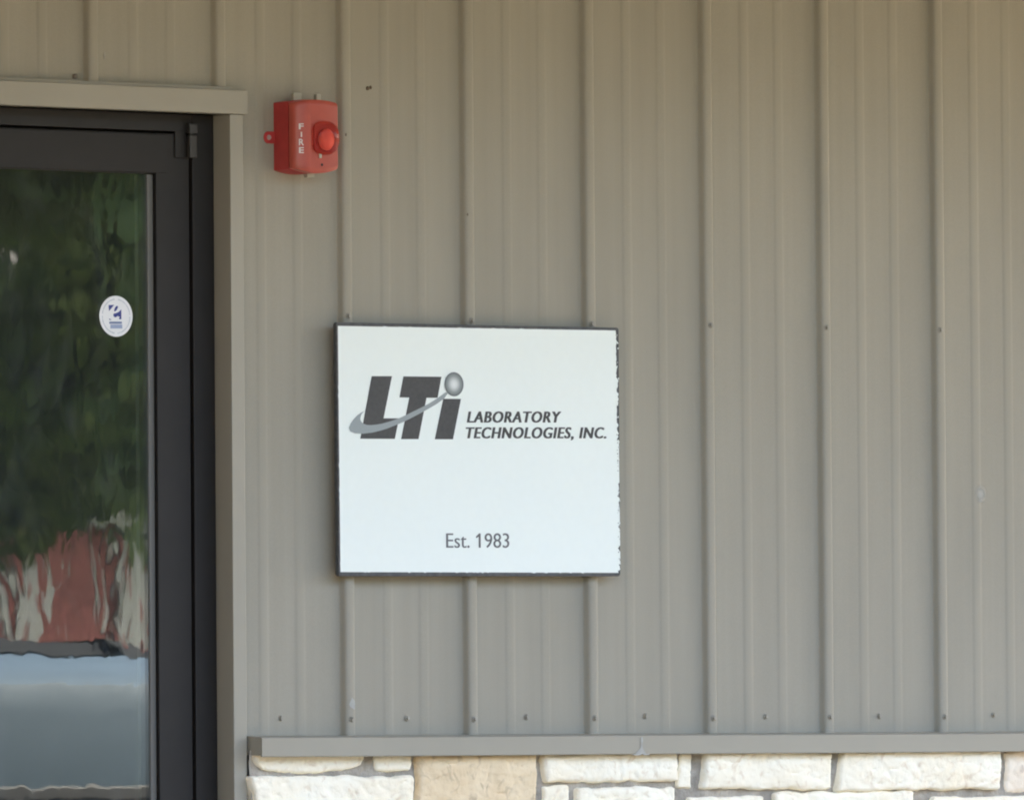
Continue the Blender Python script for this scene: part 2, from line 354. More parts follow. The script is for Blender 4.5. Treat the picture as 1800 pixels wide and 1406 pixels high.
# ------------------------------------------------------------------ stone wainscot
stonewall = tag(empty('stone_wall', (0, 0, 0)), 'low cream limestone wall with grey mortar under the metal ledge', 'stone wall')
def mortar_bed(x0, x1):
    b = MB(); nx, nz = int((x1 - x0) / .012), 40; gr = []
    if x0 < -1: nx = 60
    for i in range(nz + 1):
        z = .95 * i / nz; gr.append([b.bm.verts.new((x0 + (x1 - x0) * j / nx, -.031 + .009 * noise.noise(Vector(((x0 + (x1 - x0) * j / nx) * 30, z * 30, 2))), z)) for j in range(nx + 1)])
    for i in range(nz):
        for j in range(nx): b.bm.faces.new((gr[i][j], gr[i][j + 1], gr[i + 1][j + 1], gr[i + 1][j]))
    return b.build('mortar_bed', M['mortar'], stonewall, smooth=True)
mortar_bed(-.2605, 3.0); 
b = MB(); b.box(3.0, 6.0, -.022, .002, 0, .95); b.box(-4.9, DX0 - .034, -.022, .002, 0, .95); b.build('mortar_bed', M['mortar'], stonewall)
def stone(x0, x1, z0, z1, m, fine, seed, shape=None, proud=.0):
    """one split-faced stone: an uneven outline with broken corners, face pillowed and chipped"""
    W, H = x1 - x0, z1 - z0
    x0 -= .0008; x1 += .0012; W, H = x1 - x0, z1 - z0
    nx = max(4, int(W / fine)); nz = max(4, int(H / fine))
    if nx % 2: nx += 1
    b = MB(); S = Vector((seed * 3.7, seed * 1.3, 0)); rows = []
    dep = .041 + proud
    for i in range(-1, nz + 2):
        row = []
        for j in range(-1, nx + 2):
            u = min(max(j / nx, 0), 1); v = min(max(i / nz, 0), 1)
            X = x0 + W * u; Z = z0 + H * v
            if shape:
                X0, X1, Z0, Z1 = shape(u, v); X = X0 + (X1 - X0) * u; Z = Z0 + (Z1 - Z0) * v
            # wavy outline, rounded corners
            ed = min(u * W, (1 - u) * W, v * H, (1 - v) * H)
            cu = min(u, 1 - u) * W; cv = min(v, 1 - v) * H; rr = .006
            if cu < rr and cv < rr:
                sx = 1 if u < .5 else -1; sz = 1 if v < .5 else -1
                X += sx * (rr - cu) * (rr - cv) / rr * .34; Z += sz * (rr - cu) * (rr - cv) / rr * .34
            fall = max(0, 1 - ed / .02)
            wv = noise.noise(Vector((X * 24, Z * 24, 0)) + S) * .0042 + noise.noise(Vector((X * 70, Z * 70, 5)) + S) * .0016
            X += wv * fall; Z += noise.noise(Vector((X * 22, Z * 22, 9)) + S) * .0048 * fall + noise.noise(Vector((X * 80, Z * 80, 3)) + S) * .0014 * fall
            # relief of the split face
            q = Vector((X, Z * 2.2, 0))
            rel = noise.fractal(q * 9 + S, .85, 2.2, 6) * .0036
            rdg = abs(noise.noise(q * 17 + S * 2)); rel -= max(0, .07 - rdg) * .035
            st = math.floor((noise.noise(q * 6 + S) * .8 + (Z - z0) * 11) * 3) * .0016
            y = -dep - rel - st * .6 + .007 * math.exp(-ed / .0022)
            if i < 0 or j < 0 or i > nz or j > nx: y = -.020
            row.append(b.bm.verts.new((X, y, Z)))
        rows.append(row)
    for i in range(len(rows) - 1):
        for j in range(len(rows[0]) - 1):
            b.bm.faces.new((rows[i][j], rows[i][j + 1], rows[i + 1][j + 1], rows[i + 1][j]))
    o = b.build('stone', M[m], stonewall); return sharp(o, 50)
ST = [[-0.2602, 0.0165, 0.906, 0.9464], [0.042, 0.1315, 0.9074, 0.9447], [-0.2729, 0.135, 0.8307, 0.9004], [0.1445, 0.4401, 0.8099, 0.9441], [0.46, 0.7971, 0.8824, 0.9422], [0.4579, 0.5249, 0.8203, 0.8771], [0.5413, 0.7905, 0.8064, 0.8719], [0.7977, 0.841, 0.8661, 0.9403], [0.8579, 1.1985, 0.8633, 0.9399], [0.8261, 1.0232, 0.7927, 0.8515], [1.0492, 1.4119, 0.7888, 0.8588], [1.2099, 1.6529, 0.8596, 0.9402], [1.6707, 1.7888, 0.8527, 0.9375], [1.4673, 1.788, 0.7849, 0.8449]]
mats = ['stone_cream', 'stone_cream', 'stone_cream', 'stone_tan', 'stone_cream', 'stone_cream', 'stone_cream', 'stone_cream', 'stone_cream', 'stone_cream', 'stone_cream', 'stone_cream', 'stone_pink', 'stone_cream']
shapes = {
 0: lambda u, v: (ST[0][0] + .003 + .022 * (1 - v) ** 2, ST[0][1] - .012 * (1 - v) ** 3, ST[0][2] + .008 * abs(2 * u - .9) ** 2, ST[0][3]),
 2: lambda u, v: (ST[2][0] + .018 - .010 * v, ST[2][1] - .002, ST[2][2], ST[2][3] - .002 * u),
 7: lambda u, v: (ST[7][0] + .002 + .010 * v, ST[7][1] - .004 + .004 * v, ST[7][2] + .002, ST[7][3]),
 8: lambda u, v: (ST[8][0] + .004 + .010 * v, ST[8][1], ST[8][2] + .004 * (1 - u), ST[8][3]),
 11: lambda u, v: (ST[11][0] + .018 * v, ST[11][1] - .003, ST[11][2], ST[11][3]),
}
PROUD = [-.002, -.002, .006, .002, .004, .0, .004, -.002, .006, .002, .004, .008, -.004, .002]
for i, (a, c, z0, z1) in enumerate(ST):
    z0 = max(z0, .80 if i not in (2, 9, 10, 13, 5, 6, 3) else z0)
    stone(a, c, z0, min(z1, .9395), mats[i], .0035, i + 1, shapes.get(i), PROUD[i])
# the stones outside the picture: lower courses and both sides
rnd = random.Random(5)
def course(x0, x1, z0, z1):
    x = x0
    while x < x1 - .04:
        wd = min(rnd.choice([.1, .16, .22, .3, .36]) * rnd.uniform(.9, 1.1), x1 - x)
        if x1 - x - wd < .08: wd = x1 - x
        stone(x + .008, x + wd - .008, z0 + .008, z1 - .008, rnd.choice(['stone_cream'] * 4 + ['stone_tan', 'stone_pink']), .045, rnd.random() * 90, None, rnd.uniform(-.004, .006))
        x += wd
zz = [0, .115, .2, .33, .43, .56, .66, .775]
for a, c in zip(zz, zz[1:]):
    course(-.256, 4.2, a, c); course(-3.2, DX0 - .04, a, c)
course(1.795, 4.2, .775, .865); course(1.795, 4.2, .865, .9395)
course(-3.2, DX0 - .04, .775, .9395)

# ------------------------------------------------------------------ door frame and door
frame = tag(empty('door_frame', (-.8, .03, 0)), 'dark bronze aluminium frame around the glass door', 'door frame')
def child(b, name, m, par, sm=None):
    o = b.build(name, m, par); o.matrix_parent_inverse = Matrix.Translation(-par.location)
    return sharp(o, sm) if sm else o
b = MB(); b.box(-.3445, -.2932, .028, .13, 0, 2.1812, .0015); child(b, 'jamb', M['bronze'], frame)
b = MB(); b.box(DX0 + .001, DX0 + .05, .028, .13, 0, 2.1812, .0015); child(b, 'jamb', M['bronze'], frame)
b = MB(); b.box(DX0 + .051, -.3455, .028, .13, 2.1475, 2.1812, .0012); child(b, 'head', M['bronze'], frame)
b = MB(); b.box(DX0 + .051, -.3455, .060, .12, 0, 2.147); 
b.bm.free(); b = MB(); b.box(-.3560, -.3448, .052, .10, .02, 2.147); b.box(DX0 + .051, -.3565, .052, .10, 2.135, 2.147); child(b, 'door_stop', M['gasket'], frame)
b = MB(); b.box(DX0 + .051, -.3455, .0, .13, .001, .012, .002); child(b, 'threshold', M['bright'], frame)

door = tag(empty('glass_door', (-.8, .05, 0)), 'dark bronze framed glass door at the left, reflecting trees and a parked truck', 'door')
DL, DR, DT, DB = DX0 + .056, -.3498, 2.1430, .016
SI = -.4292
b = MB(); b.box(SI, DR, .032, .076, DB, DT, .0012); child(b, 'stile', M['bronze'], door)
b = MB(); b.box(DL, DL + .08, .032, .076, DB, DT, .0012); child(b, 'stile', M['bronze'], door)
b = MB(); b.box(DL + .081, SI - .0006, .0326, .0755, 2.0650, DT - .0003, .001); child(b, 'top_rail', M['bronze'], door)
b = MB(); b.box(DL + .081, -.4045, .0300, .0322, 2.0665, DT - .003, .0006); child(b, 'rail_cover', M['bronze'], door)
b = MB(); b.box(DL + .081, SI - .0006, .0326, .0755, DB, .27, .001); child(b, 'bottom_rail', M['bronze'], door)
b = MB(); b.box(SI - .0150, SI - .0004, .0405, .060, .271, 2.0645, .002); child(b, 'glazing_bead', M['bead'], door)
b = MB(); b.box(DL + .081, DL + .096, .0405, .060, .271, 2.0645, .002); child(b, 'glazing_bead', M['bead'], door)
b = MB(); b.box(SI - .0345, SI - .0262, .0560, .0575, .271, 2.0645); child(b, 'bead_reflection_strip', M['reflected_bead'], door)  # yellowish strip coloured to stand in for the inner bead's reflection
b = MB(); b.box(DL + .085, SI - .002, .0440, .0500, .265, 2.0700); child(b, 'glass_pane', M['glass'], door)
# offset hinge: a leaf on the frame and a knuckle on the door
for z in (2.129, 1.1 - .8 + .1):
    b = MB(); b.box(-.3585, -.3405, .0165, .0275, z - .032, z + .012, .002); b.box(-.3590, -.3400, .0160, .0275, z + .0145, z + .0345, .002)
    h = child(b, 'hinge', M['bronze_hinge'], door)
    b = MB(); b.tube((-.356, .0160, z + .0122), (-.356, .0160, z + .0143), .004); b.build('hinge_pin', M['bronze_hinge'], h)
    b = MB(); b.box(-.3850, -.3600, .0285, .0318, z - .032, z + .030, .001); child(b, 'hinge_leaf', M['bronze'], door)
b = MB(); b.tube((DL + .04, -.03, .95), (DL + .04, -.03, 1.25), .011); b.tube((DL + .04, -.03, .97), (DL + .04, .033, .97), .008); b.tube((DL + .04, -.03, 1.23), (DL + .04, .033, 1.23), .008)
child(b, 'pull_handle', M['bright'], door)

# round window sticker
stk = tag(empty('window_sticker', (-.5185, .0435, 1.7877)), 'round white sticker with a blue emblem on the door glass', 'sticker')
STK_Z = 1.7877; STK_X = -.5185; R_ = .0394
def disc(x, z, r, y, n=64, r2=None):
    return [(x + (r2 or r) * math.cos(2 * math.pi * i / n), z + r * math.sin(2 * math.pi * i / n)) for i in range(n)]
b = MB(); b.prism(disc(STK_X, STK_Z, R_, 0), .0432, .0438); child(b, 'sticker_disc', M['sticker_white'], stk)
b = MB()
rs = random.Random(3)
for i in range(56):
    if i in (13, 14, 41, 42, 27, 0): continue
    a0 = 2 * math.pi * i / 56; a1 = a0 + 2 * math.pi / 56 * rs.uniform(.5, .85); r0, r1 = .0318, .0338
    b.poly([(STK_X + r0 * math.cos(a0), .0429, STK_Z + r0 * math.sin(a0)), (STK_X + r0 * math.cos(a1), .0429, STK_Z + r0 * math.sin(a1)),
            (STK_X + r1 * math.cos(a1), .0429, STK_Z + r1 * math.sin(a1)), (STK_X + r1 * math.cos(a0), .0429, STK_Z + r1 * math.sin(a0))])
child(b, 'ring_print', M['sticker_ring'], stk)
def flat(pts_list, y, name, m, par):
    b = MB()
    for pts in pts_list: b.poly([(x, y, z) for x, z in pts])
    b.bm.normal_update(); bmesh.ops.triangulate(b.bm, faces=b.bm.faces[:])
    bmesh.ops.recalc_face_normals(b.bm, faces=b.bm.faces[:])
    return child(b, name, m, par)
flat([[(-0.5364, 1.8088), (-0.5231, 1.8095), (-0.5354, 1.7972)], [(-0.52, 1.8057), (-0.5168, 1.8079), (-0.5138, 1.8071), (-0.5145, 1.8037), (-0.5174, 1.7993), (-0.5216, 1.7967), (-0.5232, 1.7975), (-0.5224, 1.8018)], [(-0.506, 1.8013), (-0.5059, 1.782), (-0.5127, 1.7827), (-0.5095, 1.7862), (-0.5148, 1.7882), (-0.5191, 1.7857), (-0.5233, 1.7863), (-0.5254, 1.7897), (-0.5243, 1.7927), (-0.519, 1.7937), (-0.5126, 1.796)], [(-0.5352, 1.7831), (-0.5292, 1.7804), (-0.5348, 1.7803)]], .0429, 'emblem', M['sticker_blue'], stk)
_l = [(-0.5348, 1.7771), (-0.5048, 1.7777), (-0.5049, 1.7734), (-0.5349, 1.7728), (-0.5324, 1.7716), (-0.5043, 1.7721), (-0.5039, 1.7644), (-0.5325, 1.7638)]
flat([_l[0:4]], .0429, 'emblem_line', M['sticker_mid'], stk); flat([_l[4:8]], .0429, 'emblem_line', M['sticker_pale'], stk)

# ------------------------------------------------------------------ the company sign
sign = tag(empty('wall_sign', (.31, -.02, 1.29)), 'white square company sign with dark edge fixed to the metal wall', 'sign')
SO = [(-0.0505, 1.7825), (0.6619, 1.7859), (0.6613, 1.2913), (-0.0493, 1.288)]; SW = [(-0.0415, 1.7755), (0.6546, 1.7801), (0.6563, 1.2981), (-0.0394, 1.2963)]
SO = [(-0.045, 1.7825), (0.6619, 1.7859), (0.6613, 1.2913), (-0.0435, 1.288)]
def rounded(q, r):
    out = []
    n = len(q)
    for i in range(n):
        p0, p1, p2 = Vector(q[i - 1]), Vector(q[i]), Vector(q[(i + 1) % n])
        a = p1 + (p0 - p1).normalized() * r; c = p1 + (p2 - p1).normalized() * r
        for k in range(5):
            t = k / 4; out.append(tuple(a * (1 - t) ** 2 + p1 * 2 * t * (1 - t) + c * t ** 2))
    return out
b = MB(); b.prism(rounded(SO, .006), -.0353, -.0255, .0008); child(b, 'sign_board', M['sign_edge'], sign)
# the white skin: clean at the top and left, eaten away along the right edge
rs = random.Random(11)
tl, tr, br, bl = [Vector(p) for p in SW]
pts = []
def run(a, c, n, lo, hi, nrm, prob=1):
    for i in range(n):
        t = i / n; p = a.lerp(c, t); k = rs.uniform(lo, hi) if rs.random() < prob else 0
        pts.append(tuple(p + nrm * k))
run(tl, tr, 90, 0, .0009, Vector((0, 1)), .09)
n = 150
for i in range(n):                       # right edge, ragged, the white reaching the rim in places
    t = (i + .0) / n; p = tr.lerp(br, t)
    f = noise.noise(Vector((t * 16, 3.1, 0))) + .7 * noise.noise(Vector((t * 55, 8.1, 0))) + .25 * math.sin(t * 3.1 - .6) + (.22 if t > .45 else -.12)
    k = .0046 if f > .30 else (.0015 + .002 * rs.random() if f > .05 else rs.uniform(-.0010, .0006))
    if t < .01 or t > .992: k = -.001
    pts.append((p.x + k, p.y + rs.uniform(-.0006, .0006)))
run(br, bl, 160, .0003, .0014, Vector((0, -1)), .14)
run(bl, tl, 60, 0, .0009, Vector((-1, 0)), .08)
b = MB(); b.poly([(x, -.0357, z) for x, z in pts]); b.bm.normal_update(); bmesh.ops.triangulate(b.bm, faces=b.bm.faces[:])
for i in range(26):                      # loose flakes in the rim
    t = rs.random() ** 1.2; p = tr.lerp(br, t) + Vector((rs.uniform(.0022, .0056), 0)); q = rs.uniform(.0006, .0016)
    b.poly([(p.x + q * math.cos(a) * rs.uniform(.6, 1.2), -.0357, p.y + q * 1.6 * math.sin(a)) for a in (0, 1.2, 2.4, 3.6, 4.9)])
bmesh.ops.recalc_face_normals(b.bm, faces=b.bm.faces[:])
for sx in (.02, .60):
    for sz in (1.34, 1.73):
        q_ = MB(); q_.box(sx - .008, sx + .008, -.0255, -.001, sz - .02, sz + .02); child(q_, 'spacer_block', M['sign_edge'], sign)
face = child(b, 'sign_face', M['sign_white'], sign)
b = MB()                                 # dark pits bitten into the white near the right edge
for i in range(46):
    t = rs.uniform(.4, 1); p = tr.lerp(br, t) + Vector((rs.uniform(-.0008, .0040), 0)); q = rs.uniform(.0006, .0013)
    b.poly([(p.x + q * math.cos(a) * rs.uniform(.6, 1.3), -.0359, p.y + q * 1.4 * math.sin(a)) for a in (0, 1.2, 2.4, 3.6, 4.9)])
tag(child(b, 'edge_chips', M['sign_edge'], sign), kind='stuff')
def dens(pts):
    return pts
Y1 = -.0361
flat([[(0.0404, 1.679), (0.0906, 1.6798), (0.069, 1.5971), (0.1072, 1.5975), (0.0966, 1.5573), (0.0112, 1.5565)]], Y1, 'logo_letter', M['ink'], sign)
flat([[(0.1187, 1.6798), (0.2133, 1.6807), (0.2033, 1.6392), (0.1757, 1.6388), (0.1552, 1.5576), (0.1119, 1.557), (0.1329, 1.6386), (0.1086, 1.6386)]], Y1, 'logo_letter', M['ink'], sign)
flat([[(0.2172, 1.6375), (0.2614, 1.6379), (0.2408, 1.5583), (0.1954, 1.5578)]], Y1, 'logo_letter', M['ink'], sign)
flat([[(0.0232, 1.6116), (0.0131, 1.6071), (0.0039, 1.6018), (-0.0052, 1.594), (-0.0123, 1.5859), (-0.0164, 1.5778), (-0.0135, 1.5706), (-0.0024, 1.5668), (0.0178, 1.5662), (0.042, 1.569), (0.0623, 1.5732), (0.0786, 1.5775), (0.0989, 1.5842), (0.1193, 1.5912), (0.1397, 1.5996), (0.1602, 1.6084), (0.1806, 1.6176), (0.2011, 1.6273), (0.2196, 1.6384), (0.2283, 1.6482), (0.2238, 1.6509), (0.2074, 1.6414), (0.1951, 1.6344), (0.1807, 1.6273), (0.1602, 1.6186), (0.1398, 1.6105), (0.1235, 1.6039), (0.1092, 1.5985), (0.095, 1.5941), (0.0787, 1.5899), (0.0645, 1.5866), (0.0503, 1.5845), (0.0381, 1.5834), (0.028, 1.5836), (0.021, 1.5854), (0.0149, 1.5887), (0.0119, 1.593), (0.0116, 1.5975), (0.014, 1.6031), (0.0181, 1.608)]], Y1 - .0003, 'logo_swoosh', M['swoosh'], sign)
BL = [0.244, 1.6665, 0.0238, 0.0232]
BX, BZ, BR = BL[0], BL[1], .0236
b = MB(); b.poly([(x, Y1 - .0006, z) for x, z in disc(BX, BZ, BR, 0)]); o = b.build('logo_ball', ball_mat(BX, BZ, BR), sign)
o.matrix_parent_inverse = Matrix.Translation(-sign.location)
def text_polys(s, shear=0, spacing=1.0, bold=0):
    cu = bpy.data.curves.new('t', 'FONT'); cu.body = s; cu.shear = shear; cu.space_character = spacing; cu.offset = bold; cu.resolution_u = 4
    o = bpy.data.objects.new('t', cu); C.objects.link(o)
    dg = bpy.context.evaluated_depsgraph_get(); ev = o.evaluated_get(dg); me = ev.to_mesh()
    V = [v.co.copy() for v in me.vertices]; F = [list(p.vertices) for p in me.polygons]; ev.to_mesh_clear()
    bpy.data.objects.remove(o); bpy.data.curves.remove(cu)
    return V, F
def lettering(s, x0, x1, zl, zr, cap, name, m, par, shear=0, spacing=1, bold=0, smear=0, y=Y1, jit=1):
    V, F = text_polys(s, shear, spacing, bold); H, _ = text_polys('H')
    ch = max(v.y for v in H) - min(v.y for v in H)
    mn = min(v.x for v in V); mxx = max(v.x for v in V)
    b = MB(); n = 5 if smear else 1
    for k in range(n):
        off = smear * (k / (n - 1) - .5) if smear else 0
        vs = []
        for v in V:
            t = (v.x - mn) / (mxx - mn); X = x0 + abs(smear) / 2 + (x1 - x0 - abs(smear)) * t + off
            vs.append(b.bm.verts.new((X, y - k * .00004, zl + (zr - zl) * t + v.y / ch * cap)))
        for f in F: 
            try: b.bm.faces.new([vs[i] for i in f])
            except ValueError: pass
    return child(b, name, m, par)
a = [0.2752, 0.5137, 1.5918, 1.5951, 0.0204]; lettering('LABORATORY', a[0], a[1], a[2], a[3], a[4] * 1.05, 'lettering', M['ink'], sign, .21, 1.12, .004, .0031)
a = [0.2725, 0.6277, 1.5607, 1.5653, 0.0204]; lettering('TECHNOLOGIES, INC.', a[0], a[1], a[2], a[3], a[4] * 1.05, 'lettering', M['ink'], sign, .21, 1.12, .004, .0031)
a = [0.2218, 0.3796, 1.3452, 1.3462, 0.0284]; lettering('Est. 1983', a[0], a[1], a[2], a[3], a[4], 'lettering', M['ink2'], sign, 0, 1.0, -.006, .0012)

flat([[(0.2959, 1.3674), (0.2971, 1.3645), (0.3057, 1.3688), (0.3058, 1.3735), (0.3035, 1.3735)]], Y1, 'lettering', M['ink2'], sign)
# ------------------------------------------------------------------ fire alarm
al = tag(empty('fire_alarm', (-.12, 0, 2.07)), 'red fire alarm horn with a strobe lamp on the wall beside the door', 'fire alarm')
AX0, AX1 = -.1685, -.0640
def outline(x0, x1, zt0, ztm, zt1, zb0, zbm, zb1, n=14):
    top = []; bot = []
    for i in range(n + 1):
        t = i / n; k = 4 * t * (1 - t)
        top.append((x0 + (x1 - x0) * t, zt0 + (zt1 - zt0) * t + k * (ztm - (zt0 + zt1) / 2)))
        bot.append((x0 + (x1 - x0) * t, zb0 + (zb1 - zb0) * t + k * (zbm - (zb0 + zb1) / 2)))
    return bot, top
bo, to = outline(-.1685, -.0660, 2.2085, 2.2135, 2.2075, 2.0770, 2.0700, 2.0790)
b = MB(); b.prism(bo + to[::-1], -.0480, -.0010, .0015); child(b, 'back_box', M['red_box'], al, 40)
# moulded front plate: rounded column on the left, flatter step on the right
def pdepth(u):
    if u < .32: return .056 + .023 * math.sin(math.pi * max(u, 1e-6) / .60) ** .5
    if u < .335: return .0655
    if u < .97: return .071 + .001 * math.sin((u - .46) * 6)
    return .071 - .004 * (u - .97) / .03
PX0, PX1 = -.1715, -.0622
bo, to = outline(-.1670, -.0660, 2.2070, 2.2120, 2.2060, 2.0785, 2.0712, 2.0800)
GSK = (bo, to)
bo, to = outline(PX0, PX1, 2.2055, 2.2125, 2.2065, 2.0785, 2.0695, 2.0800, 60)
b = MB(); NZ = 24; gr = []
for i in range(-1, NZ + 2):
    row = []
    for j in range(-1, 62):
        jj = min(max(j, 0), 60); ii = min(max(i, 0), NZ); v = ii / NZ
        x = bo[jj][0]; z = bo[jj][1] + (to[jj][1] - bo[jj][1]) * v
        e = min(ii, NZ - ii); y = -pdepth(jj / 60) + (.0028 if e == 0 else 0)
        if e == 0: z += (.0 if ii == 0 else -.0)
        if i < 0 or i > NZ or j < 0 or j > 60: y = -.0545
        row.append(b.bm.verts.new((x, y, z)))
    gr.append(row)
for i in range(len(gr) - 1):
    for j in range(len(gr[0]) - 1): b.bm.faces.new((gr[i][j], gr[i][j + 1], gr[i + 1][j + 1], gr[i + 1][j]))
plate = child(b, 'front_plate', M['red_plate'], al, 40)
bo, to = GSK; b = MB(); b.prism([(x_, z_ + .0012) for x_, z_ in bo] + [(x_, z_ - .0012) for x_, z_ in to[::-1]], -.0548, -.0475); child(b, 'gasket', M['dark_hole'], al)
# lug with its screw hole
lx, lz = -.1830, 2.1405
ring = []
b = MB(); b.prism([(lx + .0115 * math.cos(a), lz + .0115 * math.sin(a)) for a in [math.radians(90 + i * 15) for i in range(13)]] + [(-.1680, lz - .0115), (-.1680, lz + .0115)], -.0045, -.0005, .0008)
lug = child(b, 'mounting_lug', M['red_box'], al)
b = MB(); b.tube((lx, -.0044, lz), (lx, -.0058, lz), .0052, .0048, 16); child(b, 'lug_screw', M['bright'], al)
for x0, x1, z1, z0 in [(-0.1479, -0.1233, 2.2288, 2.2186), (-0.0926, -0.0758, 2.2283, 2.2186), (-0.1242, -0.0986, 2.0734, 2.0616)]:
    up = z1 > 2.2
    b = MB()
    if up: b.box(x0 + .004, x1 - .001, -.034, -.024, 2.205, z1 - .001, .002)
    else: b.box(x0 + .007, x1, -.040, -.028, z0 + .001, 2.080, .002)
    child(b, 'conduit_plug', M['plug'], al)
# strobe: dark reddish clear lens over a bright reflector with a flash tube
def lens_mat():
    m = bpy.data.materials.new('clear_red_lens'); m.use_nodes = True; p = m.node_tree.nodes['Principled BSDF']
    p.inputs['Base Color'].default_value = (1, .34, .29, 1); p.inputs['Roughness'].default_value = .1
    p.inputs['Transmission Weight'].default_value = .97; p.inputs['IOR'].default_value = 1.2
    return m
LX, LZ, LR = -.0990, 2.1385, .0318
def sq(a, r):      # rounded-square radius
    c, s = abs(math.cos(a)), abs(math.sin(a)); e = 2.5
    return r / (c ** e + s ** e) ** (1 / e)
b = MB(); rings = []; prof = [(1.0, .070), (1.0, .0735), (.985, .0765), (.92, .082), (.82, .0865), (.66, .0900), (.45, .0922), (.2, .0930)]
for rr, y in prof:
    rings.append([b.bm.verts.new((LX + sq(2 * math.pi * i / 36, LR * rr) * math.cos(2 * math.pi * i / 36), -y, LZ + sq(2 * math.pi * i / 36, LR * rr) * 1.04 * math.sin(2 * math.pi * i / 36))) for i in range(36)])
for r0, r1 in zip(rings, rings[1:]):
    for i in range(36): b.bm.faces.new((r0[i], r0[(i + 1) % 36], r1[(i + 1) % 36], r1[i]))
b.bm.faces.new(rings[-1]); bmesh.ops.recalc_face_normals(b.bm, faces=b.bm.faces[:])
lens = child(b, 'strobe_lens', lens_mat(), al, 40)
rf2 = mat('reflector_pan', (.30, .045, .042), .35, metal=.0)
rf = mat('strobe_reflector', (.85, .30, .24), .3, metal=.0)
b = MB(); b.box(LX - .024, LX + .024, -.0725, -.0712, LZ - .025, LZ + .025, .0004); b.build('reflector', rf2, lens)
b = MB(); q = bmesh.new(); bmesh.ops.create_uvsphere(q, u_segments=24, v_segments=16, radius=1); b.add(q, Matrix.Translation((LX + .001, -.0755, LZ - .003)) @ Matrix.Diagonal((.0165, .0110, .0200, 1))); b.build('flash_tube', rf, lens, smooth=True)
b = MB(); b.box(-.1125, -.1070, -.0745, -.0712, 2.0990, 2.1085, .0008); child(b, 'test_tab', M['plug'], al)
b = MB(); b.tube((-.1080 + .003, -.0705, 2.0862), (-.1080 + .003, -.0722, 2.0862), .0028, n=12); child(b, 'plate_screw', M['dark_hole'], al)
for ch, (x0, x1, z0, z1) in zip('FIRE', [(-0.1662, -0.1534, 2.1534, 2.1647), (-0.1662, -0.1534, 2.1383, 2.1483), (-0.1662, -0.1534, 2.1222, 2.1348), (-0.1662, -0.1534, 2.1071, 2.1186)]):
    V, F = text_polys(ch, 0, 1, .02); mn = min(v.x for v in V); mx_ = max(v.x for v in V); hy = max(v.y for v in V); ly = min(v.y for v in V)
    x0, x1 = -.1618, -.1535
    if ch == 'I': x0, x1 = x0 + .0030, x1 - .0030
    b = MB(); vs = []
    for v in V:
        X = x0 + (x1 - x0) * (v.x - mn) / (mx_ - mn); u = (X - PX0) / (PX1 - PX0)
        vs.append(b.bm.verts.new((X, -pdepth(u) - .0018, z0 + (z1 - z0) * (v.y - ly) / (hy - ly))))
    for f in F: b.bm.faces.new([vs[i] for i in f])
    child(b, 'lettering', M['white_print'], al)

# ------------------------------------------------------------------ porch roof, posts, rooms behind
roof = tag(empty('porch_roof', (0, -1, 3)), 'shallow porch roof sheltering the metal wall', 'roof')
b = MB(); b.box(-5.2, 6.6, -2.2, 0.3, 3.0, 3.02); child(b, 'soffit', M['soffit'], roof)
b = MB(); b.box(-5.3, 6.7, -2.24, -2.2005, 2.90, 3.15, .003); child(b, 'fascia', M['trim'], roof)
b = MB(); b.prism([(-5.3, 3.021), (6.7, 3.021), (6.7, 3.6), (-5.3, 3.6)], -2.2, 9.2); child(b, 'roof_deck', M['roof'], roof)
for x, lab in ((4.4, 'brown wooden porch post beyond the right end of the view'),):
    t = tag(empty('porch_post', (x, -2.05, 0)), lab, 'post')
    b = MB(); b.box(-.07, .07, -.07, .07, .10, 2.999, .006); b.build('shaft', M['post'], t)
    b = MB(); b.box(-.10, .10, -.10, .10, 0, .10, .006); b.build('foot', M['concrete'], t)
wg = tag(empty('added_blocker_wing', (-3.42, -.04, 0)), 'tan brown block added unseen at the left of the porch to keep light off the wall', 'light blocker')  # added out of view to hold back light from the left
b = MB(); b.box(-3.6, 0, -3.3, 0, 0, 2.88); b.build('wall', M['blocker_wing'], wg)  # body of the added light blocker
b = MB(); b.box(-3.7, .05, -3.4, -2.22, 2.882, 3.4); b.build('roof', M['roof'], wg)  # top of the added light blocker
b = MB()
b.box(-4.9, 6.2, .23, 9, -.02, 0.002)
tag(b.build('interior_floor', M['room_floor']), kind='structure')
b = MB(); b.box(-5, 6.3, 9.0, 9.15, 0, 3.0); b.box(-5.0, -4.85, .23, 9.0, 0, 3.0); b.box(6.15, 6.3, .23, 9.0, 0, 3.0)
b.box(-2.6, -2.5, .23, 3.4, .002, 2.99); b.box(1.5, 1.6, .23, 3.4, .002, 2.99); b.box(-2.5, 1.5, 3.3, 3.4, .002, 2.99); b.box(-4.8, 6.1, .23, 8.9, 2.75, 2.78)
tag(b.build('interior_walls', M['room_wall']), kind='structure')

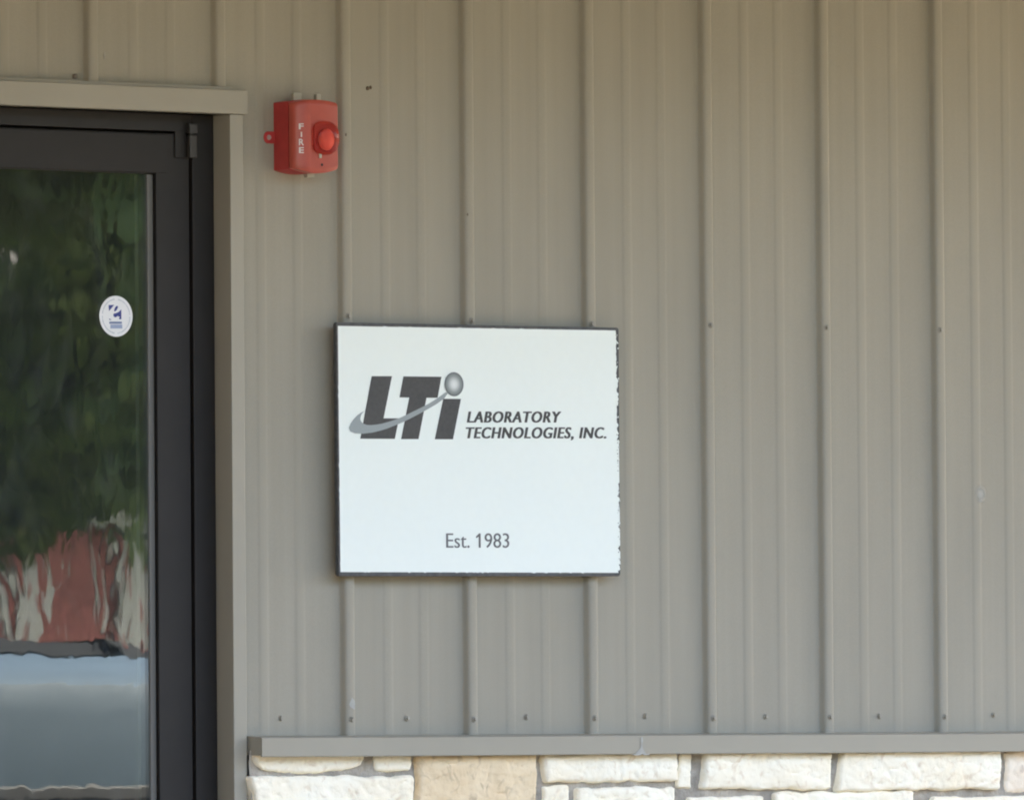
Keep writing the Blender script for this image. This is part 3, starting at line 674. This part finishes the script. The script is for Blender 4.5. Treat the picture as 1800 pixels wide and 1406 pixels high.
# ------------------------------------------------------------------ parked pickup, mirrored in the door glass
def paint(name, c):
    m = mat(name, c, .6, .2, coat=.05); m.node_tree.nodes['Principled BSDF'].inputs['Coat Roughness'].default_value = .15; return m
M['truck'] = paint('slate_blue_paint', (.034, .056, .076))
M['truck_glass'] = mat('truck_window', (.02, .025, .03), .05, .8)
M['rubber'] = mat('tyre_rubber', (.02, .02, .02), .85)
M['plastic'] = mat('black_plastic', (.02, .021, .022), .6)
M['matte_black'] = mat('matte_black_vinyl', (.012, .013, .014), .95, .08)
M['lamp'] = mat('headlight_lens', (.6, .62, .62), .1, .8)
tk = tag(empty('pickup_truck', (1.46, -5.15, -.15)), 'slate blue pickup truck parked before the building, mirrored low in the door glass', 'pickup truck')
def loft(secs, name, m, par, close=True, ang=32):
    b = MB(); R = [[b.bm.verts.new(p) for p in s] for s in secs]; n = len(R[0])
    for A_, B_ in zip(R, R[1:]):
        for i in range(n): b.bm.faces.new((A_[i], A_[(i + 1) % n], B_[(i + 1) % n], B_[i]))
    b.bm.faces.new(R[0][::-1]); b.bm.faces.new(R[-1]); bmesh.ops.recalc_face_normals(b.bm, faces=b.bm.faces[:])
    o = b.build(name, m, par); return sharp(o, ang)
def hood_sec(x, zt, crown, hw, zb=.45):
    pts = [(-hw + .02, zb), (-hw, zb + .12), (-hw - .015, .88), (-hw - .005, zt - .10), (-hw + .03, zt - .03), (-hw + .08, zt), (-hw * .55, zt + crown * .75), (0, zt + crown)]
    full = pts + [(-y, z) for y, z in pts[-2::-1]]
    return [(x, y, z) for y, z in full]
# front end with hood: x grows to the nose
loft([hood_sec(.55, 1.30, .065, .93), hood_sec(1.1, 1.295, .06, .93), hood_sec(1.6, 1.295, .05, .925), hood_sec(2.0, 1.25, .035, .90), hood_sec(2.22, 1.13, .02, .86), hood_sec(2.30, .98, .01, .80)], 'front_body', M['truck'], tk)
loft([hood_sec(-1.05, 1.30, .01, .93), hood_sec(.549, 1.30, .01, .93)], 'door_body', M['truck'], tk)
loft([hood_sec(-3.0, 1.32, -.0, .93), hood_sec(-1.08, 1.32, -.0, .93)], 'cargo_bed', M['truck'], tk)
def cab_sec(x, z0, z1, hw0, hw1):
    return [(x, -hw0, z0), (x, -hw1 - .01, z1 - .09), (x, -hw1 + .06, z1), (x, hw1 - .06, z1), (x, hw1 + .01, z1 - .09), (x, hw0, z0)]
loft([cab_sec(-1.02, 1.301, 1.55, .88, .82), cab_sec(-.9, 1.301, 1.82, .88, .72), cab_sec(-.1, 1.301, 1.86, .88, .72), cab_sec(.15, 1.301, 1.80, .88, .73), cab_sec(.62, 1.301, 1.42, .88, .84)], 'cab', M['truck'], tk)
for s in (-1, 1):
    b = MB(); q = [(-.85, 1.34), (.28, 1.34), (.02, 1.73), (-.78, 1.73)]
    b.poly([(x, s * (.885 - (z - 1.30) * .30), z) for x, z in q]); b.build('side_window', M['truck_glass'], tk)
    b = MB(); b.box(-1.0, 2.0, s * .948 - .014, s * .948 + .014, .985, 1.02, .005); b.build('side_moulding', M['plastic'], tk)
    b = MB(); b.box(.53, .535, s * .93 - .02, s * .93 + .021, .5, 1.28); b.build('door_gap', M['plastic'], tk)
    b = MB(); b.box(-1.06, -1.055, s * .93 - .02, s * .93 + .021, .5, 1.28); b.build('door_gap', M['plastic'], tk)
    b = MB(); b.box(-.9, -.72, s * .965 - .01, s * .965 + .01, 1.10, 1.13, .006); b.build('door_handle', M['plastic'], tk)
    b = MB(); b.box(.30, .42, s * 1.05 - .1, s * 1.05 + .06, 1.33, 1.50, .03); b.build('wing_mirror', M['plastic'], tk)
    b = MB(); b.box(2.18, 2.29, s * .68 - .12, s * .68 + .12, .90, 1.06, .02); b.build('headlight', M['lamp'], tk)
    for x in (1.42, -2.05):
        wt = MB(); wt.tube((x, s * .70, .40), (x, s * .955, .40), .40, n=32); wh = wt.build('wheel', M['rubber'], tk)
        rm = MB(); rm.tube((x, s * .90, .40), (x, s * .965, .40), .24, .20, n=20); rm.tube((x, s * .96, .40), (x, s * .975, .40), .06, n=12); rm.build('rim', M['bright'], wh)
        ar = MB()
        for k in range(14):
            a0 = math.pi * (-.04 + 1.08 * k / 14); a1 = math.pi * (-.04 + 1.08 * (k + 1) / 14)
            ar.poly([(x + .44 * math.cos(a0), s * .962, .42 + .44 * math.sin(a0)), (x + .44 * math.cos(a1), s * .962, .42 + .44 * math.sin(a1)), (x + .49 * math.cos(a1), s * .950, .42 + .49 * math.sin(a1)), (x + .49 * math.cos(a0), s * .950, .42 + .49 * math.sin(a0))])
            ar.poly([(x + .44 * math.cos(a0), s * .93, .42 + .44 * math.sin(a0)), (x + .44 * math.cos(a1), s * .93, .42 + .44 * math.sin(a1)), (x + .44 * math.cos(a1), s * .962, .42 + .44 * math.sin(a1)), (x + .44 * math.cos(a0), s * .962, .42 + .44 * math.sin(a0))])
        ar.build('wheel_arch', M['plastic'], tk)
b = MB(); b.poly([(.66, -.80, 1.37), (.66, .80, 1.37), (.20, .70, 1.775), (.20, -.70, 1.775)]); b.build('windscreen', M['truck_glass'], tk)
hx = [(.62, 1.30 + .065), (1.1, 1.295 + .06), (1.6, 1.295 + .05), (2.0, 1.25 + .035), (2.22, 1.13 + .02)]
b = MB()
for (xa, za), (xb, zb) in zip(hx, hx[1:]):
    for s in (-1, 1):
        b.poly([(xa, s * .30, za - .002), (xb, s * .26, zb - .002), (xb, s * .20, zb + .030), (xa, s * .24, za + .038)][::s])
    b.poly([(xa, -.24, za + .038), (xb, -.20, zb + .030), (xb, .20, zb + .030), (xa, .24, za + .038)])
b.build('hood_bulge', M['matte_black'], tk)
b = MB(); b.box(2.26, 2.40, -.88, .88, .50, .72, .03); b.build('bumper', M['bright'], tk)
b = MB(); b.box(2.27, 2.315, -.52, .52, .80, 1.02, .01); b.build('grille', M['plastic'], tk)

# ------------------------------------------------------------------ red building across the lot (mirrored in the glass)
def brick_mat():
    m = mat('red_painted_brick', (.25, .085, .075), .85, .3, var=.2, scale=3, bump=.004, bscale=40)
    return m
M['brick'] = brick_mat(); M['white_paint'] = mat('white_building_trim', (.33, .32, .31), .6, var=.1, scale=3)
M['win'] = mat('far_window', (.03, .035, .04), .08, .8); M['shingle'] = mat('grey_roof_shingle', (.06, .055, .05), .9, var=.2, scale=6)
M['bark'] = mat('tree_bark', (.11, .08, .055), .95, .2, var=.3, scale=14, bump=.02, bscale=22, stretch=(1, 1, .25))
hb = tag(empty('red_building', (27, -40, -.15)), 'low red building with white boards and windows behind trees, mirrored in the door', 'building')
b = MB(); b.box(-11, 11, -6, 0, 0, 3.1); b.build('wall', M['brick'], hb)
b = MB(); b.poly([(-11.5, .5, 3.05), (11.5, .5, 3.05), (11.5, -3, 4.6), (-11.5, -3, 4.6)]); b.poly([(-11.5, -6.5, 3.05), (11.5, -6.5, 3.05), (11.5, -3, 4.6), (-11.5, -3, 4.6)]); b.build('roof', M['shingle'], hb)
for i in range(-12, 13):
    x = i * .86 + .02
    b = MB(); b.box(x - .13, x + .13, .003, .05, .05, 3.04, .006); b.build('white_batten', M['white_paint'], hb)
    if i % 4 == 3:
        b = MB(); b.box(x + .17, x + .69, .003, .045, 1.15, 2.45, .006); f_ = b.build('window', M['white_paint'], hb)
        b = MB(); b.box(x + .23, x + .63, .047, .051, 1.85, 2.38); b.build('pane', M['win'], f_)
        b = MB(); b.box(x + .23, x + .63, .047, .051, 1.22, 1.76); b.build('pane', M['win'], f_)
b = MB(); b.box(-11, 11, .052, .07, 2.62, 2.74, .004); b.build('white_band', M['white_paint'], hb)
ps = tag(empty('wooden_post', (18.55, -24.2, -.15)), 'short brown wooden post across the lot, mirrored above the truck', 'post')
b = MB(); b.box(-.05, .05, -.05, .05, -.3, 1.72, .008); b.build('shaft', M['post'], ps); b = MB(); b.tube((0, 0, 1.72), (0, 0, 1.76), .07, .02, 8); b.build('cap', M['post'], ps)
def shrub(x, y, z, r, n, seed, lab):
    rr = random.Random(seed); V = []; F = []
    for i in range(n):
        d = Vector((rr.gauss(0, 1), rr.gauss(0, 1), rr.gauss(0, 1))).normalized() * r * rr.random() ** .4; d.z *= 1.1; p = d + Vector((0, 0, z))
        u = Vector((rr.gauss(0, 1), rr.gauss(0, 1), rr.gauss(0, 1))).normalized(); v = u.cross(Vector((rr.gauss(0, 1), rr.gauss(0, 1), rr.gauss(0, 1)))).normalized(); s = rr.uniform(.04, .09); k = len(V)
        V += [p - u * s, p + v * s * .5, p + u * s, p - v * s * .5]; F.append((k, k + 1, k + 2, k + 3))
    me = bpy.data.meshes.new('foliage'); me.from_pydata([tuple(v) for v in V], [], F); me.materials.append(M['leaf1'])
    o = tag(empty('tall_shrub', (x, y, -.15)), lab, 'shrub'); link('foliage', me, o)
    b = MB()
    for k in range(5): b.tube((0, 0, -.1), (.35 * math.cos(k * 1.3), .35 * math.sin(k * 1.3), z + .2), .02, .008, 6)
    b.build('stem', M['bark'], o)
LATE_SHRUBS = [(21.2, -27.4, 2.6, 1.25, 8500, 3, 'loose tall shrub before the red building, its leaves hiding the wall'), (24.4, -31.5, 2.7, 1.4, 7000, 4, 'second loose shrub close to the red building wall')]
# ------------------------------------------------------------------ trees across the lot
def leaf_mat(name, c, c2):
    m = mat(name, c, .6, .3, col2=c2, scale=1.3, detail=8); n = m.node_tree; p = n.nodes['Principled BSDF']
    tl_ = n.nodes.new('ShaderNodeBsdfTranslucent'); n.links.new(n.nodes[m['mix']].outputs[2], tl_.inputs[0])
    ms = n.nodes.new('ShaderNodeMixShader'); ms.inputs[0].default_value = .45
    n.links.new(p.outputs[0], ms.inputs[1]); n.links.new(tl_.outputs[0], ms.inputs[2]); n.links.new(ms.outputs[0], n.nodes['Material Output'].inputs[0])
    return m
M['leaf1'] = leaf_mat('green_leaves', (.11, .155, .035), (.16, .21, .055))
M['leaf2'] = leaf_mat('light_green_leaves', (.12, .165, .035), (.17, .22, .055))
for a_ in LATE_SHRUBS: shrub(*a_)
def crown(seed, rx, rz, n, m, size):
    r = random.Random(seed); V = []; F = []
    cl = []
    for i in range(46):
        a = r.uniform(0, 2 * math.pi); q = r.random() ** .45; h = r.uniform(-1, 1)
        k = math.sqrt(max(0, 1 - h * h)); cl.append((Vector((rx * q * k * math.cos(a), rx * q * k * math.sin(a), rz * h * q * .95)), r.uniform(.5, 1.05) * rx * .30))
    for i in range(n):
        c, cr = r.choice(cl); d = Vector((r.gauss(0, 1), r.gauss(0, 1), r.gauss(0, .8))); d.normalize()
        p = c + d * cr * r.uniform(.55, 1.0)
        u = Vector((r.gauss(0, 1), r.gauss(0, 1), r.gauss(0, 1))).normalized(); v = u.cross(Vector((r.gauss(0, 1), r.gauss(0, 1), r.gauss(0, 1)))).normalized()
        s = size * r.uniform(.6, 1.3); k = len(V)
        V += [p - u * s, p + v * s * .5, p + u * s, p - v * s * .5]; F.append((k, k + 1, k + 2, k + 3))
    me = bpy.data.meshes.new('crown'); me.from_pydata([tuple(v) for v in V], [], F); me.materials.append(m); return me
def trunk(seed, h, r0, rx):
    r = random.Random(seed); b = MB(); p = Vector((0, 0, -.3)); n = 7
    pr = r0
    for i in range(n):
        q = Vector((r.uniform(-.12, .12), r.uniform(-.12, .12), h * (i + 1) / n)); rr = r0 * (1 - .6 * (i + 1) / n); b.tube(p, q, pr, rr, 10); p, pr = q, rr
        if i > 2:
            for k in range(2):
                a = r.uniform(0, 6.28); e = q + Vector((math.cos(a) * rx * .5, math.sin(a) * rx * .5, h * .3)); mid = q.lerp(e, .5) + Vector((0, 0, -.15)); b.tube(q, mid, rr * .55, rr * .35, 7); b.tube(mid, e, rr * .35, rr * .12, 7)
    me = bpy.data.meshes.new('trunk'); b.bm.to_mesh(me); b.bm.free(); me.materials.append(M['bark']); return me
kinds = []
for s, (rx, rz, h, m, n) in enumerate([(3.4, 3.6, 5.8, 'leaf1', 30000), (3.0, 4.3, 6.6, 'leaf2', 30000), (3.9, 3.9, 6.4, 'leaf1', 34000)]):
    kinds.append((crown(s + 20, rx, rz, n, M[m], .19), trunk(s + 40, h, .16, rx), h, rz))
tr_list = [ # x, y, kind, scale, label
 (20.0, -24.8, 0, 1.0, 'leafy green tree with its trunk standing before the red building'),
 (22.0, -30.3, 1, 1.0, 'light green tall tree mirrored in the upper door glass'),
 (30.0, -31.0, 2, 1.0, 'broad dark green tree before the right end of the red building'),
 (12.5, -31.5, 2, 1.1, 'broad dark green tree at the left corner of the red building'),
 (8.0, -29.0, 1, .9, 'light green tree standing left of the red building corner tree'),
 (20.0, -50.0, 0, 1.5, 'big dark tree rising behind the red building at its left'),
 (28.5, -49.5, 1, 1.5, 'tall light green tree rising behind the middle of the red building'),
 (36.5, -50.5, 2, 1.5, 'broad tall tree rising behind the right half of the red building'),
 (44.0, -46.0, 0, 1.4, 'dark tree standing past the right end of the red building'),
 (1.0, -33.0, 2, 1.0, 'broad dark tree across the lot straight before the sign'),
 (-7.0, -34.0, 0, 1.0, 'leafy dark tree across the lot before the glass door'),
 (-16.0, -36.0, 1, 1.1, 'light green tree farthest left across the lot'),
]
for x, y, k, s, lab in tr_list:
    me, tm, h, rz = kinds[k]
    t = tag(empty('shade_tree', (x, y, -.15), x * 1.7), lab, 'tree', 'trees across the parking lot'); t.scale = (s, s, s)
    c_ = link('crown', me, t); c_.location = (0, 0, h * .62 + rz * .62); link('trunk', tm, t)
# hedge mass closing the view behind
b = random.Random(9); V = []; F = []
for i in range(26000):
    x = b.uniform(-60, 95); zt_ = 7.5 + 3.5 * noise.noise(Vector((x * .13, 2, 0))) + 1.4 * noise.noise(Vector((x * .6, 5, 0)))
    z = b.uniform(-.1, 1) * zt_; y = -62 - b.uniform(0, 3) - 2.2 * noise.noise(Vector((x * .35, z * .35, 1)))
    p = Vector((x, y, z)); u = Vector((b.gauss(0, 1), b.gauss(0, 1), b.gauss(0, 1))).normalized(); v = u.cross(Vector((b.gauss(0, 1), b.gauss(0, 1), b.gauss(0, 1)))).normalized(); s = b.uniform(.25, .5); k = len(V)
    V += [p - u * s, p + v * s * .6, p + u * s, p - v * s * .6]; F.append((k, k + 1, k + 2, k + 3))
me = bpy.data.meshes.new('distant_woods'); me.from_pydata([tuple(v) for v in V], [], F); me.materials.append(M['leaf1'])
tag(link('distant_woods', me), kind='stuff', label='distant green woods closing the view across the lot', cat='woods')
